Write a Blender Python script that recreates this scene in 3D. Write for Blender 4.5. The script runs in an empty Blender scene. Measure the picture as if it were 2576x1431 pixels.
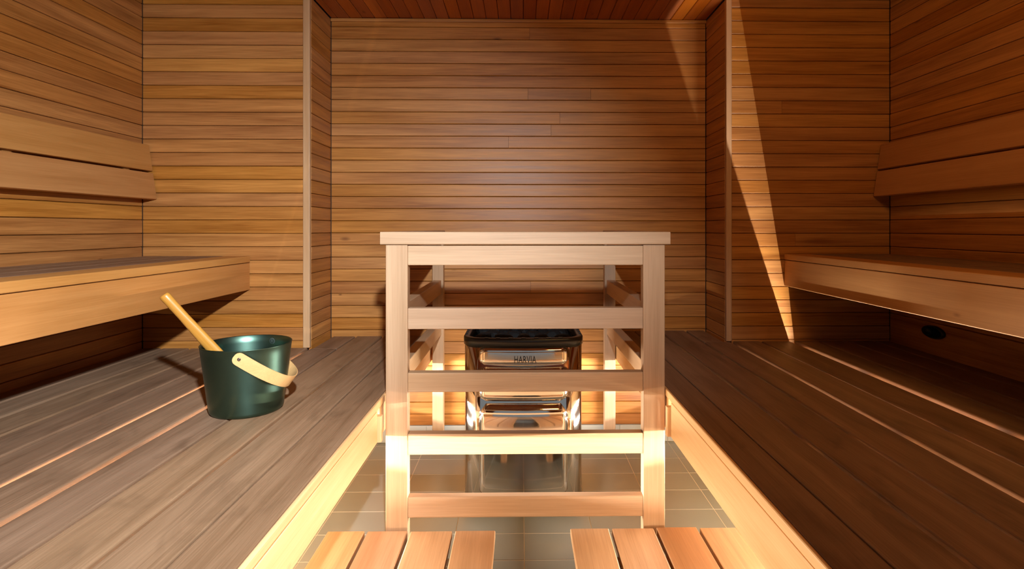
import bpy, bmesh, math, random
from mathutils import Vector, Matrix
random.seed(7)
S = bpy.context.scene
C = S.collection
PI = math.pi
F = 1450.0                      # focal length in pixels of a 2576 px wide frame
CAMZ = 1.23                     # eye height above the tiled floor

# ------------------------------------------------------------------ camera
cd = bpy.data.cameras.new('camera')
cam = bpy.data.objects.new('camera', cd); C.objects.link(cam)
cd.sensor_fit = 'HORIZONTAL'; cd.sensor_width = 36.0; cd.lens = 36.0*F/2576.0
cam.location = (0, 0, CAMZ)
YAW = math.radians(0.9)
cam.rotation_euler = (PI/2, 0, -YAW)
cd.shift_x = (1288-(1311+F*math.tan(YAW)))/2576.0
cd.shift_y = -(715.5-573)/2576.0
cd.clip_start = 0.02
S.camera = cam

# ------------------------------------------------------------------ world, lights, exposure
w = bpy.data.worlds.new('world'); S.world = w; w.use_nodes = True
bgn = w.node_tree.nodes['Background']
bgn.inputs[0].default_value = (0.80, 0.90, 1.0, 1); bgn.inputs[1].default_value = 0.30
S.view_settings.view_transform = 'Standard'; S.view_settings.look = 'None'
S.view_settings.gamma = 1.0; S.view_settings.use_curve_mapping = False
S.view_settings.exposure = 0.0

def area_light(name, loc, direction, sx, sy, power, col, spread=PI):
    l = bpy.data.lights.new(name, 'AREA'); l.shape = 'RECTANGLE'
    l.size = sx; l.size_y = sy; l.energy = power; l.color = col; l.spread = spread
    o = bpy.data.objects.new(name, l); C.objects.link(o)
    o.location = loc
    o.rotation_euler = Vector(direction).to_track_quat('-Z', 'Y').to_euler()
    return o
# unseen neutral flash above the camera, turned to the left half of the room
area_light('camera_flash', (0.05, 0.0, CAMZ+0.62), (-0.52, 1.0, -0.56), 0.06, 0.06, 35, (0.86, 0.93, 1.0), math.radians(92))
# added warm fill light near the ceiling, brightens the right side
area_light('warm_fill_light', (0.75, 0.25, CAMZ+1.10), (0.22, 1.0, -0.30), 0.45, 0.30, 8.5, (1.0, 0.57, 0.18), math.radians(140))
# warm strip lamps under the two lower benches: one in a trough shining into the aisle, the other three per side are added fill
LEDP, GLOWP, PITP, LOWP, LED_COL, WARM = 225.0, 17.0, 38.0, 38.0, (1.0, 0.92, 0.82), (1.0, 0.76, 0.48)
LAMPS = ((-1.32, CAMZ-0.745, -1, 'left'), (1.442, CAMZ-0.716, 1, 'right'))
def strip(name, x, zz, s_, power, y0=0.24, y1=2.0, col=LED_COL):
    o = area_light(name, (x, (y0+y1)/2, zz), (-s_, 0, 0), y1-y0, 0.005, power, col)
    o.matrix_world = Matrix(((0, 0, s_, x), (-s_, 0, 0, (y0+y1)/2), (0, -1, 0, zz), (0, 0, 0, 1)))
for x, zz, s_, lb in LAMPS:
    strip('strip_lamp_'+lb, x-s_*0.0035, zz, s_, LEDP, 0.24, 2.86)
    strip('recess_fill_light_'+lb, s_*0.95, CAMZ-0.96, s_, PITP, 2.12, 2.84)  # added fill that brightens the back wall below bench level
    strip('gap_fill_light_'+lb, s_*0.565, zz+0.05, -s_, GLOWP, 0.1, 2.9, WARM)  # added fill that makes the plank gaps glow
    strip('low_fill_light_'+lb, s_*1.50, CAMZ-(0.925 if s_ < 0 else 0.885), s_, LOWP*(0.8 if s_ < 0 else 1.0), 0.3, 1.95, (1.0, 0.80, 0.56))  # added fill that brightens the front boards across the aisle

S.cycles.max_bounces = 10; S.cycles.diffuse_bounces = 7; S.cycles.glossy_bounces = 4
S.cycles.caustics_reflective = False; S.cycles.caustics_refractive = False
S.cycles.sample_clamp_indirect = 6.0
S.cycles.use_denoising = True

# ------------------------------------------------------------------ materials
def new_mat(name):
    m = bpy.data.materials.new(name); m.use_nodes = True
    nt = m.node_tree; b = nt.nodes['Principled BSDF']
    return m, nt, b
def lin(r, g, b):
    f = lambda c: (c/255/12.92) if c/255 <= 0.04045 else ((c/255+0.055)/1.055)**2.4
    return (f(r), f(g), f(b), 1)
def wood(name, dark, light, rough=0.5, var=0.16, knots=0.9, grain=1.0, hue=None, bump=0.12, spec=0.4, blotch=0.0):
    """planed timber with the grain along local X; every board gets its own tone"""
    m, nt, b = new_mat(name); N = nt.nodes.new; L = nt.links.new
    tc = N('ShaderNodeTexCoord'); oi = N('ShaderNodeObjectInfo')
    off = N('ShaderNodeVectorMath'); off.operation = 'SCALE'
    off.inputs[0].default_value = (37.0, 11.0, 5.3); L(oi.outputs['Random'], off.inputs['Scale'])
    add = N('ShaderNodeVectorMath'); add.operation = 'ADD'
    L(tc.outputs['Object'], add.inputs[0]); L(off.outputs[0], add.inputs[1])
    def noise(sc, detail, dist=0.0):
        mp = N('ShaderNodeMapping'); mp.inputs['Scale'].default_value = sc; L(add.outputs[0], mp.inputs[0])
        n = N('ShaderNodeTexNoise'); n.inputs['Scale'].default_value = 1.0; n.inputs['Detail'].default_value = detail
        n.inputs['Distortion'].default_value = dist; L(mp.outputs[0], n.inputs['Vector']); return n
    n1 = noise((1.1, 26, 26), 4, 0.6); n2 = noise((7, 300, 300), 3); n3 = noise((2.0, 5, 5), 2)
    def math_(op, a, bb, clamp=False):
        q = N('ShaderNodeMath'); q.operation = op; q.use_clamp = clamp
        for i, v in enumerate((a, bb)):
            if isinstance(v, (int, float)): q.inputs[i].default_value = v
            else: L(v, q.inputs[i])
        return q.outputs[0]
    s = math_('ADD', math_('MULTIPLY', n1.outputs['Fac'], 1.3*grain), math_('MULTIPLY', n2.outputs['Fac'], 0.8*grain))
    s = math_('ADD', s, math_('MULTIPLY', n3.outputs['Fac'], 0.4*grain))
    s = math_('SUBTRACT', s, 1.25*grain-0.5, True)
    mix = N('ShaderNodeMix'); mix.data_type = 'RGBA'
    mix.inputs[6].default_value = dark; mix.inputs[7].default_value = light; L(s, mix.inputs[0])
    # board to board tone
    wn = N('ShaderNodeTexWhiteNoise'); wn.noise_dimensions = '1D'; L(oi.outputs['Random'], wn.inputs['W'])
    val = math_('ADD', math_('MULTIPLY', wn.outputs['Value'], 2*var), 1-var)
    hsv = N('ShaderNodeHueSaturation'); L(mix.outputs[2], hsv.inputs['Color']); L(val, hsv.inputs['Value'])
    sat = math_('ADD', math_('MULTIPLY', oi.outputs['Random'], 0.08), 0.96); L(sat, hsv.inputs['Saturation'])
    hu = math_('ADD', math_('MULTIPLY', wn.outputs['Value'], 0.006), 0.497); L(hu, hsv.inputs['Hue'])
    col = hsv.outputs[0]
    if blotch:  # worn, darkened patches
        nb = noise((3.0, 9, 9), 5, 1.5)
        f = math_('MULTIPLY', math_('SUBTRACT', nb.outputs['Fac'], 0.52, True), blotch*4, True)
        mb = N('ShaderNodeMix'); mb.data_type = 'RGBA'; L(f, mb.inputs[0]); L(col, mb.inputs[6])
        mb.inputs[7].default_value = (dark[0]*0.45, dark[1]*0.42, dark[2]*0.4, 1); col = mb.outputs[2]
    if knots:
        mp = N('ShaderNodeMapping'); mp.inputs['Scale'].default_value = (3.0, 7.5, 7.5); L(add.outputs[0], mp.inputs[0])
        vo = N('ShaderNodeTexVoronoi'); vo.inputs['Scale'].default_value = 1.0; L(mp.outputs[0], vo.inputs['Vector'])
        sx = N('ShaderNodeSeparateColor'); L(vo.outputs['Color'], sx.inputs[0])
        pick = math_('GREATER_THAN', sx.outputs[0], 0.86)
        size = math_('ADD', math_('MULTIPLY', sx.outputs[1], 0.09), 0.04)
        k = math_('SUBTRACT', 1.0, math_('DIVIDE', vo.outputs['Distance'], size), True)
        k = math_('MULTIPLY', math_('MULTIPLY', k, pick), 1.1*knots, True)
        mk = N('ShaderNodeMix'); mk.data_type = 'RGBA'; L(k, mk.inputs[0]); L(col, mk.inputs[6])
        mk.inputs[7].default_value = (dark[0]*0.35, dark[1]*0.25, dark[2]*0.2, 1); col = mk.outputs[2]
    L(col, b.inputs['Base Color'])
    r = math_('ADD', math_('MULTIPLY', n1.outputs['Fac'], 0.16), rough-0.08); L(r, b.inputs['Roughness'])
    b.inputs['Specular IOR Level'].default_value = spec
    bp = N('ShaderNodeBump'); bp.inputs['Strength'].default_value = bump; bp.inputs['Distance'].default_value = 0.002
    L(n2.outputs['Fac'], bp.inputs['Height']); L(bp.outputs[0], b.inputs['Normal'])
    return m
def plain(name, col, rough=0.5, metal=0.0, noise_sc=40, amp=0.06, spec=0.5, aniso=0.0):
    m, nt, b = new_mat(name); N = nt.nodes.new; L = nt.links.new
    tc = N('ShaderNodeTexCoord'); n = N('ShaderNodeTexNoise'); n.inputs['Scale'].default_value = noise_sc; n.inputs['Detail'].default_value = 3
    L(tc.outputs['Object'], n.inputs['Vector'])
    mx = N('ShaderNodeMix'); mx.data_type = 'RGBA'; L(n.outputs['Fac'], mx.inputs[0])
    mx.inputs[6].default_value = tuple(c*(1-amp) for c in col[:3])+(1,); mx.inputs[7].default_value = tuple(min(1, c*(1+amp)) for c in col[:3])+(1,)
    L(mx.outputs[2], b.inputs['Base Color'])
    b.inputs['Roughness'].default_value = rough; b.inputs['Metallic'].default_value = metal; b.inputs['Specular IOR Level'].default_value = spec
    if aniso: b.inputs['Anisotropic'].default_value = aniso
    return m

M_WALL = wood('wall_board_wood', lin(130, 74, 24), lin(210, 146, 76), rough=0.42, var=0.08, knots=1.0)
M_CEIL = wood('ceiling_board_wood', lin(140, 66, 20), lin(182, 100, 38), rough=0.45, var=0.14)
M_BACK = plain('dark_batten', lin(70, 42, 22), 0.8)
M_BENCH = wood('bench_wood', lin(168, 112, 56), lin(206, 150, 90), rough=0.5, var=0.06, knots=0.5, grain=0.8)
M_TRIM = wood('trim_wood', lin(176, 136, 98), lin(208, 170, 130), rough=0.5, var=0.04, knots=0)
M_DECK = wood('weathered_plank_wood', lin(108, 80, 56), lin(158, 126, 98), rough=0.55, var=0.10, knots=0.5, blotch=0.5)
M_GUARD = wood('pale_alder_wood', lin(158, 124, 90), lin(196, 162, 128), rough=0.5, var=0.04, knots=0.8, grain=0.8)
M_APRON = wood('front_board_wood', lin(208, 158, 102), lin(238, 196, 142), rough=0.5, var=0.04, knots=0.6, grain=0.9)
M_DUCK = wood('duckboard_wood', lin(156, 117, 78), lin(196, 154, 112), rough=0.48, var=0.08, knots=0.7)
M_LADLE = wood('ladle_wood', lin(168, 118, 46), lin(198, 146, 72), rough=0.4, var=0.02, knots=0)
M_STRAP = wood('bent_ply_wood', lin(190, 142, 84), lin(218, 172, 114), rough=0.42, var=0.02, knots=0, grain=0.7)
M_GROUT = plain('grout', lin(214, 206, 186), 0.7)
M_TILE = plain('floor_tile', lin(136, 140, 130), 0.32, noise_sc=6, amp=0.07)
M_SKIRT = plain('skirting_tile', lin(196, 196, 186), 0.3, noise_sc=8)
M_STEEL = plain('polished_steel', lin(214, 206, 196), 0.07, 1.0, amp=0.02)
M_BLACK = plain('black_enamel', lin(22, 22, 23), 0.3)
M_STONE = plain('sauna_stone_grey', lin(24, 23, 23), 0.7, noise_sc=30, amp=0.35, spec=0.15)
M_GREEN = plain('green_anodised', lin(80, 106, 94), 0.36, 1.0, noise_sc=60, amp=0.05)
M_BADGE = plain('etched_badge', lin(120, 140, 140), 0.45, 0.8)
M_RIVET = plain('steel_rivet', lin(150, 132, 116), 0.3, 1.0)
M_ALU = plain('aluminium_profile', lin(170, 170, 170), 0.4, 1.0)
M_DARK = plain('dark_fitting', lin(20, 22, 26), 0.35)
M_PLASTER = plain('painted_wall', lin(150, 110, 70), 0.7)

# ------------------------------------------------------------------ builders
def mesh_obj(name, me, m, parent=None, mat4=None):
    o = bpy.data.objects.new(name, me); C.objects.link(o)
    if m and not me.materials: me.materials.append(m)
    if parent: o.parent = parent
    if mat4 is not None:
        if parent is not None: mat4 = wmat(parent).inverted() @ mat4
        o.matrix_local = mat4
    return o
def wmat(o):
    m = o.matrix_basis.copy(); p = o.parent
    while p is not None: m = p.matrix_basis @ m; p = p.parent
    return m
def wloc(o): return wmat(o).translation
def thing(name, label, cat, loc, group=None):
    o = bpy.data.objects.new(name, None); C.objects.link(o); o.location = loc
    o.empty_display_size = 0.1
    return tag(o, label, cat, group)
def tag(o, label, cat, group=None):
    o['label'] = label; o['category'] = cat
    if group: o['group'] = group
    return o
_cache = {}
def prism_mesh(L, W, T, ch, seg, m):
    key = (round(L, 4), round(W, 4), round(T, 4), ch, seg, m.name)
    if key in _cache: return _cache[key]
    prof = []
    hw, ht = W/2, T/2; ch = min(ch, hw*0.9, ht*0.9)
    for sx, sy, a0 in ((1, 1, 0), (-1, 1, PI/2), (-1, -1, PI), (1, -1, 1.5*PI)):
        for i in range(seg+1):
            a = a0 + (PI/2)*i/seg
            prof.append((sx*(hw-ch)+ch*math.cos(a), sy*(ht-ch)+ch*math.sin(a)))
    n = len(prof)
    e = min(0.0008, L*0.1)
    rings = [(-L/2, 1 - e/hw), (-L/2+e, 1), (L/2-e, 1), (L/2, 1 - e/hw)] if seg > 1 else [(-L/2, 1), (L/2, 1)]
    vs = [(x, p[0]*k, p[1]*k) for x, k in rings for p in prof]
    fs = []
    for r in range(len(rings)-1):
        for i in range(n):
            j = (i+1) % n
            fs.append((r*n+i, r*n+j, (r+1)*n+j, (r+1)*n+i))
    fs.append(tuple(range(n))[::-1]); k = (len(rings)-1)*n; fs.append(tuple(range(k, k+n)))
    me = bpy.data.meshes.new('board_mesh'); me.from_pydata(vs, [], fs); me.update()
    bm = bmesh.new(); bm.from_mesh(me); bmesh.ops.recalc_face_normals(bm, faces=bm.faces); bm.to_mesh(me); bm.free()
    me.materials.append(m); _cache[key] = me
    return me
BAS = {'x': Matrix(((1, 0, 0), (0, 1, 0), (0, 0, 1))), 'y': Matrix(((0, 0, 1), (1, 0, 0), (0, 1, 0))), 'z': Matrix(((0, 1, 0), (0, 0, 1), (1, 0, 0)))}
def bar(name, m, x0, x1, y0, y1, z0, z1, parent=None, ch=0.002, seg=1, axis=None):
    """a straight piece of timber between two corners, grain along its longest side"""
    d = (x1-x0, y1-y0, z1-z0)
    ax = axis or 'xyz'[d.index(max(d))]
    L, W, T = {'x': (d[0], d[1], d[2]), 'y': (d[1], d[2], d[0]), 'z': (d[2], d[0], d[1])}[ax]
    me = prism_mesh(L, W, T, ch, seg, m)
    mat4 = Matrix.Translation(((x0+x1)/2, (y0+y1)/2, (z0+z1)/2)) @ BAS[ax].to_4x4()
    return mesh_obj(name, me, m, parent, mat4)
def obox(name, m, a, b_, up, W, T, parent=None, ch=0.002, seg=1):
    """timber from a to b, W across, T along up"""
    a = Vector(a); b_ = Vector(b_); X = (b_-a).normalized(); Z = (Vector(up)-X*X.dot(Vector(up))).normalized(); Y = Z.cross(X)
    R = Matrix((X, Y, Z)).transposed().to_4x4()
    return mesh_obj(name, prism_mesh((b_-a).length, W, T, ch, seg, m), m, parent, Matrix.Translation((a+b_)/2) @ R)
def bm_obj(name, bm, m, parent=None, smooth=True, mat4=None):
    bmesh.ops.recalc_face_normals(bm, faces=bm.faces)
    me = bpy.data.meshes.new(name+'_mesh'); bm.to_mesh(me); bm.free()
    if smooth:
        for p in me.polygons: p.use_smooth = True
    o = mesh_obj(name, me, m, parent, mat4 if mat4 is not None else Matrix.Translation((0, 0, 0)))
    return o
def structure(o): o['kind'] = 'structure'; return o
def lathe(prof, n=48):
    bm = bmesh.new(); rings = []
    for r, z in prof:
        if r < 1e-6: rings.append([bm.verts.new((0, 0, z))])
        else: rings.append([bm.verts.new((r*math.cos(2*PI*i/n), r*math.sin(2*PI*i/n), z)) for i in range(n)])
    for A, B in zip(rings, rings[1:]):
        for i in range(n):
            j = (i+1) % n
            if len(A) == 1 and len(B) == 1: continue
            if len(A) == 1: bm.faces.new((A[0], B[i], B[j]))
            elif len(B) == 1: bm.faces.new((A[i], A[j], B[0]))
            else: bm.faces.new((A[i], A[j], B[j], B[i]))
    return bm
def Z(rel): return CAMZ + rel            # heights measured from the eye line

# ------------------------------------------------------------------ room shell
YB, YN, YR = 3.32, 3.00, -0.50           # back wall, side end walls, wall behind the viewer
XL, XR = -1.955, 1.943
AL, AR = -1.085, 1.065                   # the recess for the heater
ZC = Z(1.197)
PITCH, PH = 0.0692, Z(-0.0285)
BT = 0.014                               # thickness of a board
floor = structure(bar('floor', M_GROUT, XL-0.1, XR+0.1, YR-0.1, YB+0.1, -0.1, -0.0011, None, 0.001, 1, 'x'))
XJ, YJ, TW, TD = 0.012, 3.07, 0.277, 0.187
for i in range(-8, 8):
    for j in range(-2, 15):
        x0, x1 = XJ+i*TW, XJ+(i+1)*TW; y1 = YJ-j*TD; y0 = y1-TD
        x0, x1 = max(x0, XL+0.004), min(x1, XR-0.004); y1 = min(y1, YB-0.012)
        if x1-x0 < 0.02 or y1-y0 < 0.02 or y0 < 0.4: continue
        g = 0.0018
        o = bar('tile', M_TILE, x0+g, x1-g, y0+g, y1-g, -0.010, random.uniform(-0.0004, 0.0004), floor, 0.0012)
def slab(name, x0, x1, y0, y1, z0, z1, m=M_BACK): return structure(bar(name, m, x0, x1, y0, y1, z0, z1, None, 0.001))
wb = slab('wall_back', AL-0.1, AR+0.1, YB, YB+0.06, 0, ZC)
wl = slab('wall_left', XL-0.06, XL, YR, YN+0.06, 0, ZC)
wr = slab('wall_right', XR, XR+0.06, YR, YN+0.06, 0, ZC)
wnl = slab('wall_back_left', XL, AL-0.02, YN, YN+0.06, 0, ZC)
wnr = slab('wall_back_right', AR+0.02, XR, YN, YN+0.06, 0, ZC)
wal = slab('wall_recess_left', AL-0.06, AL-BT, YN+0.06, YB, 0, ZC)
war = slab('wall_recess_right', AR+BT, AR+0.06, YN+0.06, YB, 0, ZC)
ceiling = slab('ceiling', XL-0.06, XR+0.06, YR, YB+0.06, ZC+BT, ZC+0.08)
# wall behind the viewer, with the doorway the daylight comes through
DL, DR, DH = -0.85, 0.76, Z(0.96)
bar('wall_rear', M_PLASTER, XL, DL, YR-0.06, YR, 0, ZC, None, 0.001)
structure(bpy.data.objects['wall_rear'])
structure(bar('wall_rear', M_PLASTER, DR, XR, YR-0.06, YR, 0, ZC, None, 0.001))
structure(bar('wall_rear', M_PLASTER, DL, DR, YR-0.06, YR, DH, ZC, None, 0.001))

def rows(z_lo, z_hi):
    k = math.ceil((z_lo-PH)/PITCH - 1 + 1e-6); out = []
    while PH+k*PITCH < z_hi - 0.004:
        a, b = max(PH+k*PITCH, z_lo), min(PH+(k+1)*PITCH, z_hi)
        if b-a > 0.006: out.append((a, b))
        k += 1
    return out
G = 0.0011
def board_x(par, x0, x1, y, a, b):       # boards of a wall facing the viewer
    t = random.uniform(-0.0008, 0.0008)
    bar('board', M_WALL, x0, x1, y-BT+t, y+0.001, a+G, b-G, par, 0.0026)
def board_y(par, y0, y1, x, s, a, b):    # boards of a side wall; s = +1 faces +X
    t = random.uniform(-0.0008, 0.0008)
    xa, xb = sorted((x, x+s*(BT+t)))
    bar('board', M_WALL, xa, xb, y0, y1, a+G, b-G, par, 0.0026)
SK = 0.10                                 # tiled skirting
def split(lo, hi, p):
    cuts = [lo]
    if random.random() < p: cuts.append(lo + (hi-lo)*random.uniform(0.25, 0.75))
    return list(zip(cuts, cuts[1:]+[hi]))
for a, b in rows(SK, ZC-0.004):
    jr = split(AL+0.003, AR-0.003, 0.3)
    if abs(a-Z(0.731)) < PITCH/2: jr = [(AL+0.003, 0.04), (0.04, 0.40), (0.40, AR-0.003)]   # the row with a short pale board
    for c, d in jr: board_x(wb, c+0.0006, d-0.0006, YB, a, b)
ZPL, ZPR = Z(-0.617), Z(-0.590)           # tops of the two lower benches
for a, b in rows(ZPL-0.05, ZC-0.004):
    for c, d in split(XL+BT+0.002, AL-0.038, 0.05): board_x(wnl, c+0.0005, d-0.0005, YN, a, b)
    board_y(wal, YN+0.004, YB-BT-0.004, AL-BT, 1, a, b)
for a, b in rows(ZPR-0.05, ZC-0.004):
    for c, d in split(AR+0.032, XR-BT-0.002, 0.05): board_x(wnr, c+0.0005, d-0.0005, YN, a, b)
    board_y(war, YN+0.004, YB-BT-0.004, AR+BT, -1, a, b)
for a, b in rows(ZPL-0.05, ZC-0.004):
    for c, d in split(YR, YN-BT-0.003, 0.35): board_y(wl, c+0.0006, d-0.0006, XL, 1, a, b)
for a, b in rows(Z(-0.4437), ZC-0.004):
    for c, d in split(YR, YN-BT-0.003, 0.35): board_y(wr, c+0.0006, d-0.0006, XR, -1, a, b)
bar('panel', M_WALL, XR-BT, XR, YR, YN-BT-0.003, ZPR-0.05, Z(-0.4437)-G, wr, 0.0026)
k0 = math.floor((XL+0.02-0.01)/0.0705)
for k in range(-28, 29):
    x0, x1 = 0.012+k*0.0705, 0.012+(k+1)*0.0705
    if x1 < XL+0.02 or x0 > XR-0.02: continue
    z0, z1 = ZC-0.002+random.uniform(-0.001, 0.001), ZC+BT+0.001
    ya = YN-BT-0.004
    if x0 > AL+0.004 and x1 < AR-0.004: ya = YB-BT-0.004
    bar('board', M_CEIL, max(x0, XL+BT)+G, min(x1, XR-BT)-G, YR, ya, z0, z1, ceiling, 0.0026)
    if ya < YN and min(x1, AR-0.003)-max(x0, AL+0.003) > 0.01:
        bar('board', M_CEIL, max(x0+G, AL+0.003), min(x1-G, AR-0.003), ya+0.001, YB-BT-0.004, z0, z1, ceiling, 0.0026, axis='y')
# corner trims of the recess
structure(bar('trim_1', M_TRIM, AL-0.036, AL-0.001, YN-0.022, YN+0.003, ZPL+0.001, ZC-0.004, None, 0.003, 2))
structure(bar('trim_2', M_TRIM, AR+0.001, AR+0.030, YN-0.022, YN+0.003, ZPR+0.001, ZC-0.004, None, 0.003, 2))
structure(bar('trim_3', M_WALL, AL+0.002, AR-0.002, YB-BT-0.012, YB-BT-0.001, ZC-0.022, ZC-0.004, None, 0.003, 2))
# tiled skirting at the foot of the back wall
sk = structure(bar('baseboard_back', M_GROUT, AL, AR, YB-0.010, YB, 0, SK-0.002, None, 0.001))
for i in range(-8, 8):
    x0, x1 = max(XJ+i*TW, AL), min(XJ+(i+1)*TW, AR)
    if x1-x0 > 0.03: bar('tile', M_SKIRT, x0+0.0015, x1-0.0015, YB-0.016, YB-0.009, 0.003, SK-0.002, sk, 0.0012)

# ------------------------------------------------------------------ lower benches (the two wide platforms)
PT = 0.028
GAPS = {-1: (0.006, 0.013, 0.011, 0.019, 0.012, 0.012, 0.013, 0.012, 0.011, 0.01, 0.01), 1: (0.004, 0.012, 0.012, 0.019, 0.012, 0.027, 0.011, 0.010, 0.010, 0.01, 0.01)}   # the uneven gaps between the planks
def lower_bench(side, xe, xw, xn, ztop, ratios, H, label):
    """xe front edge, xw room wall, xn recess wall; the planks run the depth of the room"""
    s = 1 if xe > 0 else -1
    t = thing('lower_bench', label, 'bench', (xe+s*0.5, 1.4, 0))
    edges = [r*H for r in ratios]
    def X(a, b): return (min(s*a, s*b), max(s*a, s*b))
    last = abs(xw)-BT-0.006
    edges = [e for e in edges if e < last-0.03] + [last]
    for i, (a, b) in enumerate(zip(edges, edges[1:])):
        gp = GAPS[s][i]; gl = GAPS[s][i-1]
        x0, x1 = X(a + (0.012 if i == 0 else gl/2), b - (gp/2 if i < len(edges)-2 else 0))
        nb = abs(xn) - 0.004
        far = YN-BT-0.006 if b > nb + 0.001 else YB-BT-0.006
        dz = random.uniform(-0.0012, 0.0012)
        if a < nb < b:                    # the plank that meets the corner: notched round it, in two pieces side by side
            bar('plank', M_DECK, *X(a+gl/2, nb-0.012), YN-0.03, YB-BT-0.006, ztop-PT+dz, ztop+dz, t, 0.005, 2, 'y')
            far = YN-0.032
        bar('plank', M_DECK, x0, x1, -0.42, far, ztop-PT+dz, ztop+dz, t, 0.005, 3, 'y')
    # front board and its end piece
    bar('nosing', M_APRON, *X(abs(xe), abs(xe)+0.0115), -0.42, YB-BT-0.008, ztop-PT, ztop-0.0005, t, 0.005, 3, 'y')
    x0, x1 = X(abs(xe)+0.001, abs(xe)+0.027)
    zb = ztop-PT-0.001; APH = 0.111 if s < 0 else 0.124
    bar('front_board', M_APRON, x0, x1, -0.42, 2.035, zb-APH, zb, t, 0.003, 2)
    bar('front_board', M_APRON, x0+s*0.004, x1+s*0.004, 2.085, YB-BT-0.008, zb-APH, zb, t, 0.003, 2)
    ex = X(abs(xe)-0.012, abs(xe)+0.03)
    bar('end_block', M_APRON, *ex, 2.037, 2.062, zb-APH+0.002, zb-0.018, t, 0.002)
    # bearers and legs
    for yj in (0.25, 0.95, 1.65, 2.35, 2.9):
        a, b = X(abs(xe)+0.03, abs(xw)-BT-0.012)
        bar('bearer', M_BENCH, a, b, yj, yj+0.045, zb-0.06, zb-0.002, t, 0.002)
    for yj in (0.25, 1.65, 2.9):
        for xx in (abs(xe)+0.62, abs(xw)-0.12):
            a, b = X(xx, xx+0.06)
            bar('leg', M_BENCH, a, b, yj, yj+0.045, 0.001, zb-0.061, t, 0.002)
    return t
lower_bench('left', -0.505, XL, AL, ZPL, [0.818, 1.048, 1.275, 1.525, 1.765, 2.02, 2.276, 2.504, 2.748, 2.98], 0.617,
            'wide grey-brown slatted lower bench on the left, carrying the green bucket')
lower_bench('right', 0.530, XR, AR, ZPR, [0.8985, 1.10, 1.342, 1.60, 1.85, 2.11, 2.396, 2.62, 2.88, 3.12], 0.590,
            'wide dark brown slatted lower bench on the right, empty')
# warm lamp tubes behind the front boards
M_TUBE, nt_, b_ = new_mat('lamp_tube')
b_.inputs['Base Color'].default_value = (0.9, 0.85, 0.75, 1)
b_.inputs['Emission Color'].default_value = LED_COL + (1,); b_.inputs['Emission Strength'].default_value = 20.0
for x, zz, s_, lb in LAMPS:
    t = thing('strip_light', 'slim warm strip light under the %s lower bench' % lb, 'light', (x, 1.55, zz))
    bar('housing', M_ALU, *sorted((x+s_*0.006, x+s_*0.014)), 0.22, 2.88, zz-0.034, zz+0.018, t, 0.001)
    bar('housing', M_ALU, *sorted((x-s_*0.120, x+s_*0.0058)), 0.22, 2.02, zz-0.021, zz-0.0172, t, 0.001)
    bar('housing', M_ALU, *sorted((x-s_*0.120, x+s_*0.0058)), 2.021, 2.88, zz-0.030, zz-0.026, t, 0.001)
    for z0 in (CAMZ-0.984, CAMZ-0.932):  # added shields that hold the recess fill to a band
        bar('housing', M_ALU, *sorted((s_*0.952, s_*0.870)), 2.08, 2.86, z0, z0+0.004, t, 0.001)
    bar('housing', M_ALU, *sorted((s_*0.9525, s_*0.958)), 2.08, 2.86, CAMZ-0.984, CAMZ-0.928, t, 0.001)
    bar('lamp_tube', M_TUBE, x-0.0022, x+0.0022, 0.24, 2.86, zz-0.0028, zz+0.0028, t, 0.0018, 2)

# added unseen flag before the flash; it keeps the flash off the aisle floor
t = thing('light_flag', 'added unseen grey metal flag that blocks the flash from the aisle floor', 'light blocker', (0.05, 0.0, CAMZ+0.62))
bar('flag_plate', M_ALU, 0.012, 0.26, 0.180, 0.182, CAMZ+0.31, CAMZ+0.528, t, 0.0008)
bar('flag_arm', M_ALU, 0.20, 0.21, 0.02, 0.1795, CAMZ+0.50, CAMZ+0.51, t, 0.001)
bar('flag_arm', M_ALU, 0.20, 0.21, 0.005, 0.0195, CAMZ+0.50, ZC-0.005, t, 0.001)

# ------------------------------------------------------------------ upper benches
def upper_bench(s, xf, xw, zt, zsplit, zbot, label):
    t = thing('upper_bench', label, 'bench', (s*(abs(xf)+abs(xw))/2, 1.4, zbot))
    def X(a, b): return (min(s*a, s*b), max(s*a, s*b))
    f, w_ = abs(xf), abs(xw)-BT-0.004
    y0, y1 = YR+0.03, YN-BT-0.004
    n = 4; step = (w_-f)/n
    for i in range(n):
        a, b = f+i*step, f+(i+1)*step-0.009
        mm = M_BENCH if i == 0 else M_DECK
        bar('plank', mm, *X(a, b), y0, y1, zsplit+0.001, zt, t, 0.004, 3, 'y')
    bar('front_board', M_BENCH, *X(f+0.002, f+0.028), y0, y1, zbot, zsplit-0.0015, t, 0.003, 2, 'y')
    for yj in (0.3, 1.2, 2.1, 2.9):
        bar('bearer', M_BENCH, *X(f+0.030, w_), yj, yj+0.045, zsplit-0.05, zsplit-0.0005, t, 0.002)
    return t
upper_bench(-1, -1.392, XL, Z(-0.145), Z(-0.1785), Z(-0.318), 'tan wooden upper bench along the left wall, above the bench with the bucket')
upper_bench(1, 1.370, XR, Z(-0.136), Z(-0.1665), Z(-0.302), 'orange-brown wooden upper bench along the right wall')

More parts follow.
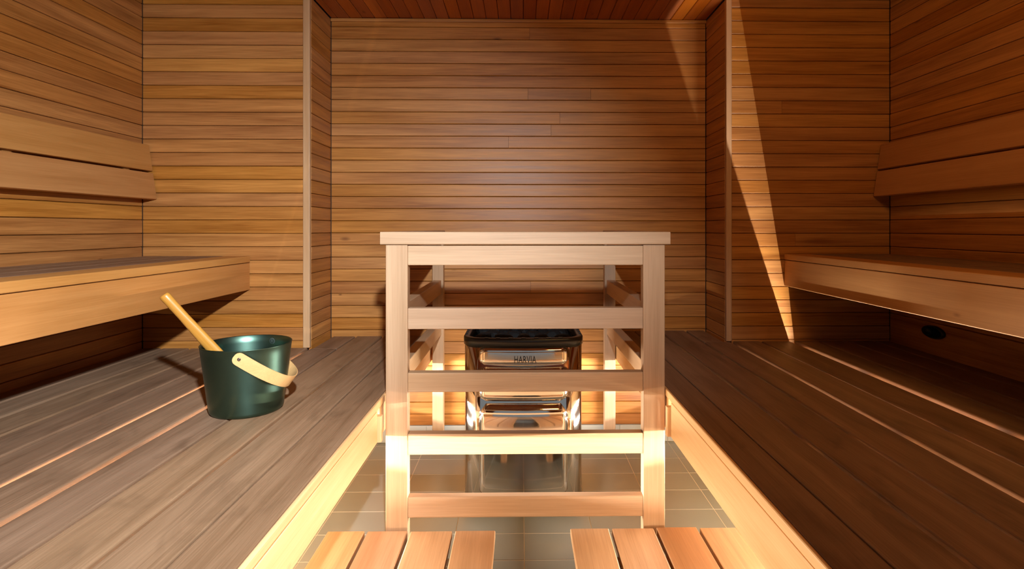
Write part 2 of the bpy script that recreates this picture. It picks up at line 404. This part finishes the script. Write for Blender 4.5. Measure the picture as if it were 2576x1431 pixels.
# ------------------------------------------------------------------ backrests
def backrest(s, xt, zt, xb, zb, label, gapz):
    t = thing('backrest', label, 'backrest', (s*xt, 1.4, zb))
    top, bot = Vector((s*xt, 0, zt)), Vector((s*xb, 0, zb))
    up = (top-bot).normalized(); L = (top-bot).length
    nrm = Vector((-s*up.z, 0, s*up.x)); nrm = nrm if nrm.x*s < 0 else -nrm
    wd = (L-0.010)/2; th = 0.026
    for c in (L-wd/2, wd/2):
        ctr = bot + up*c - nrm*th/2
        a = Vector((ctr.x, YR+0.05, ctr.z)); b = Vector((ctr.x, YN-BT-0.010, ctr.z))
        obox('board', M_BENCH, a, b, nrm, wd, th, t, 0.004, 3)
    xw = (abs(XL) if s < 0 else XR) - BT - 0.001
    for y in (0.35, 1.25, 2.15, 2.8):       # wedge blocks that hold the boards off the wall
        bm = bmesh.new()
        p1 = bot + up*0.03 - nrm*(th+0.0006); p2 = top - up*0.03 - nrm*(th+0.0006)
        pts = [(p1.x, p1.z), (p2.x, p2.z), (s*xw, p2.z), (s*xw, p1.z)]
        lo = [bm.verts.new((x, y, z)) for x, z in pts]; hi = [bm.verts.new((x, y+0.04, z)) for x, z in pts]
        bm.faces.new(lo); bm.faces.new(hi[::-1])
        for i in range(4): bm.faces.new((lo[i], lo[(i+1) % 4], hi[(i+1) % 4], hi[i]))
        bm_obj('bracket', bm, M_BENCH, t, False)
    return t
backrest(-1, 1.902, Z(0.424), 1.862, Z(0.146), 'pale wooden two-board backrest tilted out from the left wall', 0)
backrest(1, 1.876, Z(0.436), 1.836, Z(0.164), 'brown wooden two-board backrest tilted out from the right wall', 0)

# small dark oval fitting on the plain board under the right bench
t = thing('hatch_pull', 'small dark oval fitting on the plain board under the right upper bench', 'fitting', (XR-BT, 2.66, Z(-0.487)))
def oval(ry, rz, x0, x1, n=32, hole=None):
    bm = bmesh.new()
    R = lambda a, b, x: [bm.verts.new((x, a*math.cos(2*PI*i/n), b*math.sin(2*PI*i/n))) for i in range(n)]
    rings = [R(ry, rz, x0), R(ry, rz, x1+0.003), R(ry*0.95, rz*0.93, x1)]
    if hole: rings += [R(ry*hole, rz*hole, x1), R(ry*hole*0.9, rz*hole*0.9, x0-0.001)]
    for A, B in zip(rings, rings[1:]):
        for i in range(n): bm.faces.new((A[i], A[(i+1) % n], B[(i+1) % n], B[i]))
    bm.faces.new(rings[-1])
    return bm
bm_obj('rim', oval(0.072, 0.030, 0.0, -0.014, 32, 0.78), M_DARK, t, True, Matrix.Translation(wloc(t)))
bm_obj('knob', oval(0.030, 0.020, -0.002, -0.022), M_DARK, t, True, Matrix.Translation(wloc(t)+Vector((0, 0.028, 0.002))))

# ------------------------------------------------------------------ heater guard
t = thing('heater_guard', 'pale wooden railing standing around the heater', 'railing', (0.01, 2.15, 0))
GY = 2.106
PXL, PXR = -0.4935, 0.5275
pw = 0.080
for x0, x1 in ((PXL, PXL+pw), (PXR-pw, PXR)):
    bar('post', M_GUARD, x0, x1, GY, GY+0.045, 0.001, Z(-0.0625), t, 0.003, 2)
for x0, x1 in ((PXL-0.004, PXL+0.058), (PXR-0.058, PXR+0.004)):
    bar('post', M_GUARD, x0, x1, 3.235, 3.285, 0.001, Z(-0.0625), t, 0.003, 2)
bar('handrail', M_GUARD, PXL-0.018, PXR+0.018, GY-0.010, GY+0.070, Z(-0.061), Z(-0.0145), t, 0.004, 2)
for x0, x1 in ((PXL-0.010, PXL+0.060), (PXR-0.060, PXR+0.010)):
    bar('handrail', M_GUARD, x0, x1, GY+0.071, 3.285, Z(-0.061), Z(-0.0145), t, 0.004, 2)
for k, (za, zb) in enumerate(((-0.0650, -0.1365), (-0.2934, -0.3700), (-0.5287, -0.6000), (-0.7524, -0.8280), (-0.9830, -1.0600))):
    bar('rail', M_GUARD, PXL+pw+0.0006, PXR-pw-0.0006, GY+0.002, GY+0.043, Z(zb), Z(za), t, 0.003 if k < 4 else 0.008, 3)
    if k < 3:
        for x0, x1 in ((PXL+0.002, PXL+0.046), (PXR-0.046, PXR-0.002)):
            bar('rail', M_GUARD, x0, x1, GY+0.0456, 3.2345, Z(zb), Z(za), t, 0.003, 2)

# ------------------------------------------------------------------ duckboards
def duckboard(xs, yfar, ztop, label):
    t = thing('duckboard', label, 'duckboard', ((xs[0]+xs[-1])/2, 1.5, 0))
    for a, b in zip(xs, xs[1:]):
        bar('slat', M_DUCK, a+0.0055, b-0.0055, 0.55, yfar+random.uniform(-0.004, 0.004), ztop-0.026, ztop+random.uniform(-0.001, 0.001), t, 0.004, 3, 'y')
    for y in (0.68, 1.25, 1.90):
        bar('crossbar', M_DUCK, xs[0]+0.03, xs[-1]-0.03, y, y+0.045, ztop-0.075, ztop-0.0265, t, 0.002)
        for x in (xs[0]+0.05, xs[-1]-0.10):
            bar('foot', M_DUCK, x, x+0.05, y, y+0.045, 0.001, ztop-0.0755, t, 0.002, axis='z')
ZD = Z(-1.086)
duckboard([-0.698, -0.555, -0.401, -0.241, -0.087], 2.070, ZD, 'honey-coloured slatted duckboard in front of the railing, left of the floor gap')
duckboard([0.172, 0.322, 0.484, 0.641, 0.790], 2.080, ZD, 'honey-coloured slatted duckboard in front of the railing, right of the floor gap')

# ------------------------------------------------------------------ heater
HX, HY0, HW, HD = 0.010, 2.500, 0.520, 0.400
HTOP = Z(-0.513)
t = thing('sauna_heater', 'polished steel electric sauna heater with black rim inside the railing', 'heater', (HX, HY0+HD/2, 0))
def plan(w_, d, r, sag, n=10):
    """rounded rectangle seen from above, its front slightly bowed; y = 0 is the front"""
    pts = []
    for cx, cy, a0 in ((-w_/2+r, d-r, PI/2), (-w_/2+r, r, PI), (w_/2-r, r, 1.5*PI), (w_/2-r, d-r, 0)):
        for i in range(n+1):
            a = a0+PI/2*i/n
            pts.append([cx+r*math.cos(a), cy+r*math.sin(a)])
        if a0 == PI:
            for i in range(1, 24):
                pts.append([-w_/2+r+(w_-2*r)*i/24, 0])
    for p in pts:
        if p[1] < r+1e-6 and abs(p[0]) < w_/2-r+1e-6: p[1] -= sag*(1-(p[0]/(w_/2-r))**2)
    return pts
def extrude_plan(pts, levels, cap_bottom=True, cap_top=True):
    """levels: (z, inset) pairs; inset shrinks towards the centre"""
    bm = bmesh.new(); rings = []
    cx = sum(p[0] for p in pts)/len(pts); cy = sum(p[1] for p in pts)/len(pts)
    for z, ins in levels:
        ring = []
        for x, y in pts:
            d = math.hypot(x-cx, y-cy); k = 1-ins/d
            ring.append(bm.verts.new((cx+(x-cx)*k, cy+(y-cy)*k, z)))
        rings.append(ring)
    n = len(pts)
    for A, B in zip(rings, rings[1:]):
        for i in range(n): bm.faces.new((A[i], A[(i+1) % n], B[(i+1) % n], B[i]))
    if cap_bottom: bm.faces.new(rings[0][::-1])
    if cap_top: bm.faces.new(rings[-1])
    return bm
H0 = Matrix.Translation((HX, HY0, 0))
pb = plan(HW, HD, 0.075, 0.0)
bm_obj('casing', extrude_plan(pb, [(0.045, 0.006), (0.050, 0), (HTOP-0.001, 0), (HTOP, 0.004), (HTOP, 0.020), (HTOP-0.035, 0.021)]), M_STEEL, t, True, H0)
# bowed front panels with rounded corners, each standing proud of the casing
def front_panel(z0, z1, hw, sag, rc, proud):
    bm = bmesh.new(); nx, nz = 28, 10
    def P(u, v, y_off):
        x = hw*u; z = (z0+z1)/2+(z1-z0)/2*v
        return (x, -proud - sag*(1-u*u) - y_off, z)
    # grid whose outline is a rounded rectangle
    g = []
    for j in range(nz+1):
        v = -1+2*j/nz; row = []
        zz = abs(v)*(z1-z0)/2; ins = 0
        if zz > (z1-z0)/2-rc: ins = rc-math.sqrt(max(0, rc*rc-(zz-((z1-z0)/2-rc))**2))
        for i in range(nx+1):
            u = (-1+2*i/nx)*(1-ins/hw)
            ed = min(1-abs(u*hw)/hw, 1)
            dx = hw-ins-abs(u*hw); dzv = (z1-z0)/2-zz
            d = min(dx, dzv); e = 0.016
            drop = 0.010*(1-min(1, d/e))**2
            row.append(bm.verts.new(P(u, v, -drop)))
        g.append(row)
    for j in range(nz):
        for i in range(nx): bm.faces.new((g[j][i], g[j][i+1], g[j+1][i+1], g[j+1][i]))
    # close it back to the casing
    loop = g[0] + [g[j][-1] for j in range(1, nz+1)] + g[-1][-2::-1] + [g[j][0] for j in range(nz-1, 0, -1)]
    bk = [bm.verts.new((v.co.x, 0.0, v.co.z)) for v in loop]
    for i in range(len(loop)):
        j = (i+1) % len(loop); bm.faces.new((loop[i], loop[j], bk[j], bk[i]))
    return bm
FP = 0.192
bm_obj('front_panel', front_panel(Z(-0.590), HTOP-0.003, FP, 0.010, 0.022, 0.011), M_STEEL, t, True, H0)
lowp = bm_obj('front_panel', front_panel(Z(-0.748), Z(-0.602), FP, 0.012, 0.030, 0.012), M_STEEL, t, True, H0)
bm_obj('front_panel', front_panel(0.055, Z(-0.760), FP, 0.014, 0.030, 0.012), M_STEEL, t, True, H0)
# raised lettering
tx = bpy.data.curves.new('letters', 'FONT'); tx.body = 'HARVIA'; tx.size = 0.044; tx.extrude = 0.0012; tx.align_x = 'CENTER'; tx.align_y = 'CENTER'; tx.resolution_u = 3; tx.space_character = 1.05
to = bpy.data.objects.new('letters', tx); C.objects.link(to)
dg = bpy.context.evaluated_depsgraph_get(); me = bpy.data.meshes.new_from_object(to.evaluated_get(dg)); bpy.data.objects.remove(to)
M_LET = plain('dark_letter', lin(40, 34, 28), 0.3, 0.6)
me.materials.clear(); me.materials.append(M_LET)
mesh_obj('lettering', me, M_LET, t, Matrix.Translation((HX+0.007, HY0-0.0225, Z(-0.568))) @ Matrix.Rotation(PI/2, 4, 'X') @ Matrix.Diagonal((0.60, 1, 1, 1)))
# black slotted rim
RT = Z(-0.478)
pr = plan(HW+0.010, HD+0.010, 0.080, 0.012, 10)
for p in pr: p[1] -= 0.005
def ring_mesh(pts, z0, z1, th):
    bm = bmesh.new(); n = len(pts); cx = 0; cy = HD/2
    def off(p, k):
        d = math.hypot(p[0]-cx, p[1]-cy); q = 1-k/d; return (cx+(p[0]-cx)*q, cy+(p[1]-cy)*q)
    lv = [(z0, 0.0), (z1-0.004, 0.0), (z1, 0.004), (z1, th-0.004), (z1-0.004, th), (z0, th)]
    R = [[bm.verts.new((*off(p, k), z)) for p in pts] for z, k in lv]
    R.append(R[0])
    for A, B in zip(R, R[1:]):
        for i in range(n): bm.faces.new((A[i], A[(i+1) % n], B[(i+1) % n], B[i]))
    return bm
bm_obj('rim', ring_mesh(pr, HTOP+0.001, RT, 0.030), M_BLACK, t, True, H0)
for i, (x, y, rz) in enumerate([(-0.16, 0, 0), (-0.11, 0, 0), (-0.055, 0, 0), (0, 0, 0), (0.055, 0, 0), (0.11, 0, 0), (0.16, 0, 0)] +
                               [(s*0.2555, yy, PI/2) for s in (-1, 1) for yy in (0.11, 0.16, 0.21, 0.26)]):
    yy = (-0.0055 - 0.0115*(1-(x/0.19)**2)) if rz == 0 else y
    mesh_obj('rim_tab', prism_mesh(0.018, 0.010, 0.004, 0.0015, 2, M_RIVET if False else M_BLACK), M_BLACK, t,
             Matrix.Translation((HX+x, HY0+yy+(0.006 if rz == 0 else 0), RT+0.0022)) @ Matrix.Rotation(rz, 4, 'Z'))
pt_ = plan(HW-0.05, HD-0.05, 0.06, 0.0)
bm_obj('stone_bed', extrude_plan([[p[0], p[1]+0.025] for p in pt_], [(HTOP-0.030, 0), (HTOP-0.022, 0.002)]), M_BLACK, t, False, H0)
for x in (-0.20, 0.20):
    for y in (0.06, 0.33):
        bm = lathe([(0, 0.001), (0.018, 0.001), (0.018, 0.010), (0.012, 0.014), (0.012, 0.046), (0, 0.046)], 16)
        bm_obj('foot', bm, M_BLACK, t, True, Matrix.Translation((HX+x, HY0+y, 0)))

# stones on the heater, each its own thing
def stone_mesh(seed):
    rnd = random.Random(seed); bm = bmesh.new(); bmesh.ops.create_icosphere(bm, subdivisions=2, radius=1)
    ax = [Vector((rnd.uniform(-1, 1), rnd.uniform(-1, 1), rnd.uniform(-1, 1))).normalized() for _ in range(9)]
    for v in bm.verts:
        d = v.co.normalized()
        r = min([1.0]+[rnd2/max(1e-3, d.dot(a)) for a, rnd2 in zip(ax, (0.72, 0.75, 0.8, 0.7, 0.78, 0.82, 0.74, 0.85, 0.77)) if d.dot(a) > 0])
        v.co = Vector((d.x*r, d.y*r*0.85, d.z*r*0.7))
    me = bpy.data.meshes.new('stone_mesh'); bm.to_mesh(me); bm.free(); me.materials.append(M_STONE); return me
SM = [stone_mesh(i) for i in range(5)]
k = 0
for j, y in enumerate((0.085, 0.160, 0.235, 0.310)):
    n = 5 if j % 2 == 0 else 4
    for i in range(n):
        x = (i-(n-1)/2)*0.090 + random.uniform(-0.005, 0.005)
        r = random.uniform(0.044, 0.050)
        o = bpy.data.objects.new('sauna_stone', SM[k % 5]); C.objects.link(o)
        o.scale = (r, r*0.86, r*0.8); o.rotation_euler = (random.uniform(-0.25, 0.25), random.uniform(-0.25, 0.25), random.uniform(0, 6.28))
        o.location = (HX+x, HY0+y, HTOP-0.004+r*0.42)
        tag(o, 'dark grey rough stone lying on top of the steel heater', 'stone', 'stones on the heater'); k += 1

# ------------------------------------------------------------------ bucket and ladle
BX, BY, BZ = -0.934, 1.978, ZPL+0.0015
t = thing('bucket', 'dark green metal bucket with a pale bent wooden handle', 'bucket', (BX, BY, BZ))
rb, rt, hh = 0.1145, 0.1425, 0.226
rad = lambda z: rb+(rt-rb)*z/hh
prof = [(0, 0.004), (rb-0.010, 0.004), (rb-0.009, 0.0), (rb-0.004, 0.0), (rb-0.0005, 0.004), (rad(0.012), 0.012)]
prof += [(rad(z), z) for z in (0.06, 0.11, 0.16, 0.20, hh-0.004)] + [(rt+0.0008, hh-0.0015), (rt-0.0005, hh), (rt-0.0022, hh-0.0015)]
prof += [(rad(z)-0.002, z) for z in (0.20, 0.15, 0.10, 0.05, 0.012)] + [(rb-0.006, 0.008), (0, 0.008)]
bm_obj('body', lathe(prof, 72), M_GREEN, t, True, Matrix.Translation((BX, BY, BZ)))
# handle: a bent strip hinged on the near and far sides, fallen to the right
ang = math.radians(-73.5)                           # direction of the near pivot
pv = Vector((math.cos(ang), math.sin(ang), 0)); ev = Vector((-pv.y, pv.x, 0))
if ev.x < 0: ev = -ev
drop = math.radians(-36)
ed = (ev*math.cos(drop) + Vector((0, 0, math.sin(drop)))).normalized()
nn = pv.cross(ed).normalized()
zc = hh-0.027; rp = rad(zc)+0.0032
bm = bmesh.new(); rows_ = []
HWD, HT_, HL = 0.0205, 0.0036, 0.180
path = []
for i in range(41):
    a = PI*i/40
    ca, sa = math.cos(a), math.sin(a)
    sg = 1 if ca >= 0 else -1
    u = sg*abs(ca)**0.80*rp; v = sa**0.80*HL if sa > 0 else 0
    path.append((u, v))
CAP = ((-0.0185, 0.30), (-0.0160, 0.60), (-0.0115, 0.84), (-0.0060, 0.96))
path = [(rp, v) for v, k_ in CAP] + path + [(-rp, v) for v, k_ in CAP[::-1]]
for i, (u, v) in enumerate(path):
    a0 = path[max(0, i-1)]; a1 = path[min(len(path)-1, i+1)]
    tg = Vector((a1[0]-a0[0], a1[1]-a0[1])).normalized(); nr = Vector((tg.y, -tg.x))
    if nr.dot(Vector((u, v))) < 0: nr = -nr
    wd = HWD
    ci = min(i, len(path)-1-i)
    if ci < 4: wd = HWD*CAP[ci][1]
    c = Vector((BX, BY, BZ+zc)) + pv*u + ed*v
    o3 = pv*nr.x + ed*nr.y
    rows_.append([bm.verts.new(c+o3*a+nn*b) for a, b in ((0, -wd), (0, wd), (HT_, wd), (HT_, -wd))])
for A, B in zip(rows_, rows_[1:]):
    for q in range(4): bm.faces.new((A[q], A[(q+1) % 4], B[(q+1) % 4], B[q]))
bm.faces.new(rows_[0]); bm.faces.new(rows_[-1][::-1])
bmesh.ops.translate(bm, verts=bm.verts, vec=-Vector((BX, BY, BZ+zc)))
hd = bm_obj('handle', bm, M_STRAP, t, False, Matrix.Translation((BX, BY, BZ+zc)))
for s in (1, -1):
    c = Vector((BX, BY, BZ+zc)) + pv*s*(rp+HT_+0.0002)
    R = Vector((0, 0, 1)).rotation_difference(pv*s).to_matrix().to_4x4()
    bm_obj('rivet', lathe([(0.0055, -0.001), (0.0055, 0.0008), (0.004, 0.0016), (0.002, 0.0010), (0, 0.0010)], 16), M_RIVET, hd, True, Matrix.Translation(c) @ R)
# round mark stamped on the inside of the far wall
ma = math.radians(78); md = Vector((math.cos(ma), math.sin(ma), 0)); mz = hh-0.022
Rm = Matrix((Vector((-md.y, md.x, 0))*-1, Vector((0, 0, 1)), -md)).transposed().to_4x4()
bm = bmesh.new(); n = 28
ra = [bm.verts.new((0.0105*math.cos(2*PI*i/n), 0.0105*math.sin(2*PI*i/n), 0)) for i in range(n)]
rc_ = [bm.verts.new((0.0088*math.cos(2*PI*i/n), 0.0088*math.sin(2*PI*i/n), 0.0004)) for i in range(n)]
for i in range(n): bm.faces.new((ra[i], ra[(i+1) % n], rc_[(i+1) % n], rc_[i]))
for x0, x1, y0, y1 in ((-0.0048, -0.0032, -0.005, 0.004), (-0.0008, 0.0008, -0.005, 0.004), (0.0032, 0.0048, -0.005, 0.004), (-0.0048, 0.0048, 0.004, 0.0054)):
    bm.faces.new([bm.verts.new(p) for p in ((x0, y0, 0.0003), (x1, y0, 0.0003), (x1, y1, 0.0003), (x0, y1, 0.0003))])
bm_obj('stamped_mark', bm, M_BADGE, t, False, Matrix.Translation(Vector((BX, BY, BZ+mz)) + md*(rad(mz)-0.0032)) @ Rm)

# ladle resting in the bucket, its handle over the rim
TIP = Vector((-1.1545, 1.880, Z(-0.216))); LOW = Vector((-0.905, 1.982, Z(-0.575)))
t = thing('ladle', 'yellow wooden ladle leaning out of the green bucket', 'ladle', LOW)
dv = (TIP-LOW); LL = dv.length; Xd = dv.normalized()
side = Vector((0, 1, 0)).cross(Xd).normalized(); flat = Xd.cross(side).normalized()
Rl = Matrix((Xd, side, flat)).transposed().to_4x4()
bm = bmesh.new(); rings = []; n = 16
for x, a, b in ((0.03, 0.0160, 0.009), (0.12, 0.0190, 0.010), (0.20, 0.0205, 0.011), (0.28, 0.0185, 0.0115), (0.36, 0.0155, 0.0125), (0.42, 0.0158, 0.0140),
                (LL-0.008, 0.0165, 0.0150), (LL-0.002, 0.0150, 0.0135), (LL, 0.0115, 0.0105)):
    rings.append([bm.verts.new((x, a*math.cos(2*PI*i/n), b*math.sin(2*PI*i/n))) for i in range(n)])
for A, B in zip(rings, rings[1:]):
    for i in range(n): bm.faces.new((A[i], A[(i+1) % n], B[(i+1) % n], B[i]))
bm.faces.new(rings[0][::-1]); bm.faces.new(rings[-1])
bm_obj('handle', bm, M_LADLE, t, True, Matrix.Translation(LOW) @ Rl)
bm = lathe([(0, -0.030), (0.020, -0.029), (0.032, -0.020), (0.036, 0.0), (0.0345, 0.0), (0.030, -0.018), (0.018, -0.026), (0, -0.027)], 28)
bm_obj('scoop', bm, M_LADLE, t, True, Matrix.Translation(LOW))
